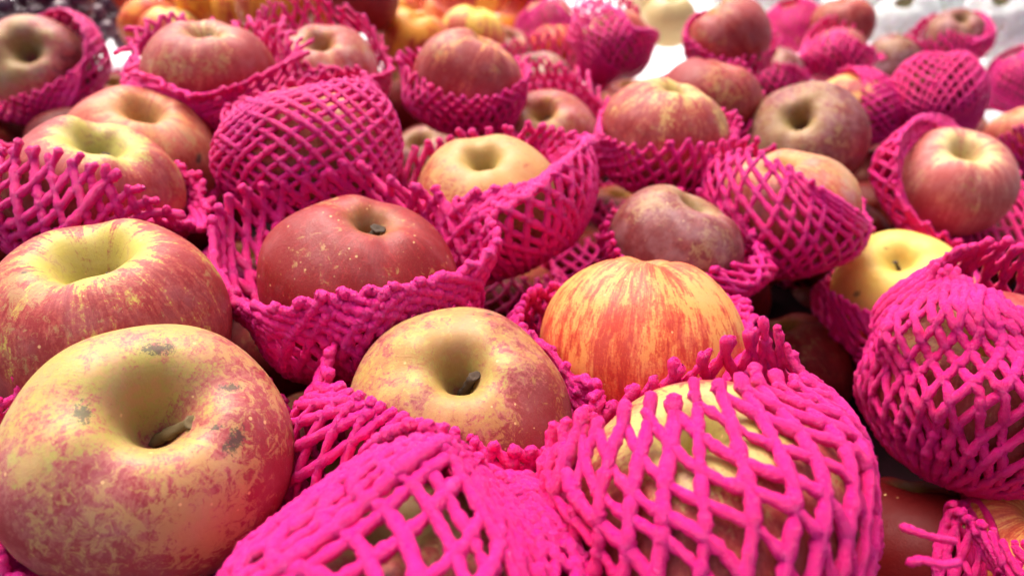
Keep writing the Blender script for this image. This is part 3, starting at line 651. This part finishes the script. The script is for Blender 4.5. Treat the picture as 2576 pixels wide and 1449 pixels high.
net('fold_host', [(2215, 150, -.1), (2170, 90, .2), (2100, 48, .5), (2050, 70, .4), (2020, 120, 0), (2060, 90, -.4), (2120, 80, -.6), (2180, 120, -.5)],
    'pink net with a slanting fold, right of the dense net band', E=[1.3, 1.2, 1.1, 1.1, 1.15, 1.1, 1.1, 1.2])
net('hollow_host', {'r': .48, 'z': 1.08}, 'wide pink net whose dark opening faces the viewer, upper right', pole=(2330, 60, .9), E=1.1, n=30)
net('ridge_right', [(2450, 110, -.3), (2440, 45, .2), (2390, 40, .5), (2330, 50, .4), (2275, 95, 0), (2330, 100, -.7), (2400, 80, -1.0), (2450, 100, -.8)],
    'pink net humped over the brown-pink apple at the top right', E=1.2, mat=MAG)
net('edge_net_host', {'r': .5, 'z': 1.05}, 'pink net at the upper right edge next to the wide open one', E=1.1)
net('tall_net_host', [(1648, 110, -.1), (1600, 20, .2), (1540, -40, .4), (1490, -50, .3), (1430, 60, 0), (1470, 10, -.3), (1530, 20, -.5), (1600, 70, -.4)],
    'tall pointed pink net standing at the top centre', E=[1.15, 1.1, 1.06, 1.06, 1.15, 1.1, 1.1, 1.1], pole=(1580, 230, 0))
net('small_net_host', [(1440, 60, 0), (1420, 0, .3), (1385, -30, .4), (1345, 0, .3), (1322, 40, 0), (1350, 20, -.4), (1385, 0, -.6), (1420, 30, -.4)],
    'small upright pink net at the top edge, left of the tall pointed one', E=1.15, mat=MAG)
net('low_scrap', [(2195, 1190, -.2), (2140, 1075, .3), (2040, 1030, .6), (1900, 1050, .5), (1780, 1150, .2), (1850, 1250, -.3), (2000, 1290, -.6), (2140, 1260, -.6)],
    'crumpled pink net end poking out right of the large diamond net', mat=MAG, n=22, wrinkle=.0026, quality='hi')

# two loose foam strands on the shaded apple at the bottom right
def scrap(pts, depth, label):
    P = catmull(np.array([at(x, y, depth + dz) for x, y, dz in pts]), 18)
    T = nrm(np.gradient(P, axis=0)); S_ = nrm(np.cross(T, np.array([0, 0, 1.0]))); N_ = np.cross(S_, T)
    rs = np.random.RandomState(len(label))
    r_ = .0012 * (1 + .15 * rs.randn(18)); r_[0] *= .2; r_[-1] *= .2; r_[1] *= .8; r_[-2] *= .8
    a_ = np.linspace(0, 2 * np.pi, 10, endpoint=False)
    V = P[:, None] + r_[:, None, None] * (np.cos(a_)[:, None] * S_[:, None] + np.sin(a_)[:, None] * N_[:, None])
    o = mesh_obj('foam_strand', V.reshape(-1, 3) - P[0], grid_faces(10, 18), MAG); o.location = Vector(P[0])
    tag(o, label, 'foam scrap', 'loose pink foam strands at the bottom right')
scrap([(2410, 1362, 0), (2350, 1352, -.004), (2300, 1335, -.004), (2262, 1322, 0)], .205, 'upper of the two loose pink foam strands left of the corner net')
scrap([(2420, 1412, 0), (2370, 1420, -.004), (2320, 1408, -.003), (2278, 1418, 0)], .200, 'lower of the two loose pink foam strands left of the corner net')

# ------------------------------------------------------------------ nearly buried apples of the lower layer, some in nets of their own
BURIED = [(1288, 777, 282, 'in the dark gap between the deep red and the orange-striped apple'), (703, 895, 306, 'between the large pink apple and the wide open zigzag net', 0),
    (1439, 652, 240, 'under the knotted-rim net, left of the dull purple apple'), (1558, 559, 216, 'just left of the dull purple apple, above the orange-striped one'),
    (2023, 689, 227, 'under the high lattice net, left of the plain yellow apple'), (555, 495, 228, 'just right of the peach-coloured bare apple', 0),
    (627, 720, 259, 'left of the deep red apple, under its net'), (2140, 477, 185, 'between the dusky hollow apple and the pink-striped one'),
    (-10, 394, 177, 'at the left edge above the low pink apple'), (1579, 259, 140, 'left of the peach apple with green hollow, near its top', 0),
    (2440, 295, 136, 'right of the faded green-pink apple top', 0), (2153, 434, 179, 'right behind the dusky hollow apple'),
    (805, 1141, 368, 'between the two foreground russet apples', 0), (1503, 298, 157, 'right of the long ragged net spikes', 0), (2642, 633, 207, 'off the right edge beside the tall net', 0),
    (2, 320, 167, 'at the left edge below the hollow brown-pink apple', 0), (1837, 983, 310, 'behind the spikes of the large diamond net'), (-95, 718, 265, 'off the left edge beside the large pink apple', 0),
    (1, 438, 183, 'at the left edge inside the shadow of the low net', 0), (2224, 327, 154, 'below the wide net with the dark opening'), (2641, 539, 185, 'off the right edge behind the pink-striped apple'),
    (1424, 466, 193, 'right of the yellow-brown apple inside the gap', 0), (2075, 800, 250, 'in the dark gap left of the net under the plain yellow apple', 0), (2215, 1190, 330, 'in the gap between the two large nets at the right', 0), (45, 350, 190, 'below the hollow brown-pink apple, above the low pink one', 0), (285, 268, 190, 'between the two upper left nets, above the peach-coloured apple')]
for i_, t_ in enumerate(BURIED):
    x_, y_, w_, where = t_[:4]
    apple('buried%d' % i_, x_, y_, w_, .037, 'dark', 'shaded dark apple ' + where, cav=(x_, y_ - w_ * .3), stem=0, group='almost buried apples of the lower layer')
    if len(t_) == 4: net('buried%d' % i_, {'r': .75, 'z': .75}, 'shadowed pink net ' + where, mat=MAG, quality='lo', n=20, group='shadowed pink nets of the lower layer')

# the rest of the lower layer that carries the heap
SHADED_SKINS = [skin('dark', 900 + i, blush=1.0 + .15 * i) for i in range(4)]
MAIN = {k_: v_ for k_, v_ in APPLES.items() if not k_.startswith('buried')}
nf = 0
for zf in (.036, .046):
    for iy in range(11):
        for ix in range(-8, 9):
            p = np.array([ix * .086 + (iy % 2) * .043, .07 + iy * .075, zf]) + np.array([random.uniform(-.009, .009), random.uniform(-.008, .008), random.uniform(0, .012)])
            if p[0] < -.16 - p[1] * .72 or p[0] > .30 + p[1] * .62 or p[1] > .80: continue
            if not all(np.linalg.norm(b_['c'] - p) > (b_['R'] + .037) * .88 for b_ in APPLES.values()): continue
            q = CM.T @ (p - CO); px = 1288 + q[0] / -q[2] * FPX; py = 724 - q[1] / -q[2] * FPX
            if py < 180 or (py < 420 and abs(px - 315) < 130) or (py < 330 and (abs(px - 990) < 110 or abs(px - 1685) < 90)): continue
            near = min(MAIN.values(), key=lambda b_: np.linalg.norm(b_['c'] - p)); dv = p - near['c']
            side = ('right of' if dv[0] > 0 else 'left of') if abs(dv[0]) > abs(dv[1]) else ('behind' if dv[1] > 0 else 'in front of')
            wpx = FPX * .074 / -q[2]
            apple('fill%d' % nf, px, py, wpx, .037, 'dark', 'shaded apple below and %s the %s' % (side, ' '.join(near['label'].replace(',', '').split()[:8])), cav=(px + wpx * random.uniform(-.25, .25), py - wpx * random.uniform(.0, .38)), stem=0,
                  group='almost buried apples of the lower layer', mat=SHADED_SKINS[nf % 4], fixed=p)
            nf += 1

# ------------------------------------------------------------------ grapes, white wrapped pears, bagged pear at the back
bg_ = NB('grape_skin')
tc = bg_.n('ShaderNodeTexCoord').outputs['Object']
oi = bg_.n('ShaderNodeObjectInfo').outputs['Random']
gc = bg_.mix(oi, (.06, .015, .03), (.11, .03, .05))
gc = bg_.mix(bg_.ss(bg_.noise(bg_.vm('ADD', tc, oi).outputs[0], 120, 4, .6), .4, .7, 0, .5), gc, (.16, .10, .16))
bg_.put(bg_.b.inputs['Base Color'], gc); bg_.b.inputs['Roughness'].default_value = .35
GR = bg_.m
th = np.linspace(0, 2 * np.pi, 16, endpoint=False); tt = np.linspace(-np.pi / 2, np.pi / 2, 11)
GV = np.stack([np.cos(tt)[:, None] * np.cos(th), np.cos(tt)[:, None] * np.sin(th), 1.2 * np.sin(tt)[:, None] + 0 * th], -1).reshape(-1, 3)
gproto = None
for bi, (gx, gy, lab, nb) in enumerate([(70, 10, 'dark purple grape bunch heaped at the top left corner', 34), (235, 62, 'dark grape bunch between the corner bunch and the red-orange apple', 30)]):
    g = empty('grape_bunch', at(gx, gy, .90 + .15 * bi)); tag(g, lab, 'grapes', 'bunches of dark grapes')
    rs = np.random.RandomState(bi + 5)
    pts = []
    tries = 0
    while len(pts) < nb and tries < 5000:
        tries += 1
        v = rs.randn(3); v = v / np.linalg.norm(v) * rs.uniform(.3, 1) ** .5
        p = v * np.array([.075, .055, .040])
        if all(np.linalg.norm(p - o) > .021 for o in pts): pts.append(p)
    for p in pts:
        if gproto is None:
            o = mesh_obj('grape', GV, grid_faces(16, 11), GR, g); gproto = o
        else:
            o = gproto.copy(); col.objects.link(o); o.parent = g
        o.location = Vector(p); o.rotation_euler = rs.uniform(0, 3, 3)
        o.scale = [rs.uniform(.0122, .0130)] * 3
    # woody stalk through the bunch
    Vs, Fs = stem_mesh(.09, .0018, (.3, .1), 3 + bi)
    s_ = mesh_obj('stalk', Vs + np.array([-.01, 0, -.05]), Fs, STEM, g)
PEAR = plain('pale_pear_skin', (.74, .66, .36), .5, (.66, .56, .26), 60)
wn = 'pale fruit wrapped in white foam nets'
W = [(2275, 62, 165, 'white-wrapped pale fruit just right of the coral red apple'), (2400, -10, 150, 'white-wrapped pale fruit at the top edge, second from the right'),
     (2520, 55, 190, 'white-wrapped fruit in the top right corner'), (2560, 155, 150, 'white-wrapped fruit at the right edge below the corner one'),
     (1990, -30, 150, 'white-wrapped fruit at the top edge above the small yellow-red apple'), (2200, -30, 150, 'white-wrapped fruit at the top edge above the coral red apple'),
     (1860, -60, 150, 'white-wrapped fruit at the top edge above the ribbed rosy apple')]
for i, (x, y, wp, lab) in enumerate(W):
    apple('w%d' % i, x, y, wp, .046, 'yellow', lab.replace('white-wrapped', 'yellow-green').replace('fruit', 'fruit inside white net'), cav=(x, y - wp * .2), stem=0, mat=PEAR, name='pear', cat='pear', group='pale yellow fruit at the back right', squash=1.1)
    net('w%d' % i, {'r': .35, 'z': 1.15}, lab.replace('white-wrapped', 'white foam net around the').replace('pale fruit', 'pale fruit'), mat=WHITEF, E=1.08, rad=.0026, n=26, step=.006, name='white_foam_net', group=wn)
apple('bagged', 1685, 40, 135, .040, 'yellow', 'tan pear in a clear bag right of the tall pointed net', cav=(1690, 0), stem=0, mat=plain('tan_pear_skin', (.50, .36, .12), .4, (.62, .48, .22), 50), name='pear', cat='pear', group='tan pears in the clear bag', squash=1.1)
apple('bagged2', 1640, -25, 130, .040, 'yellow', 'cream pear in a clear bag at the top edge above the tan one', cav=(1640, -60), stem=0, mat=PEAR, name='pear', cat='pear', group='tan pears in the clear bag', squash=1.1)
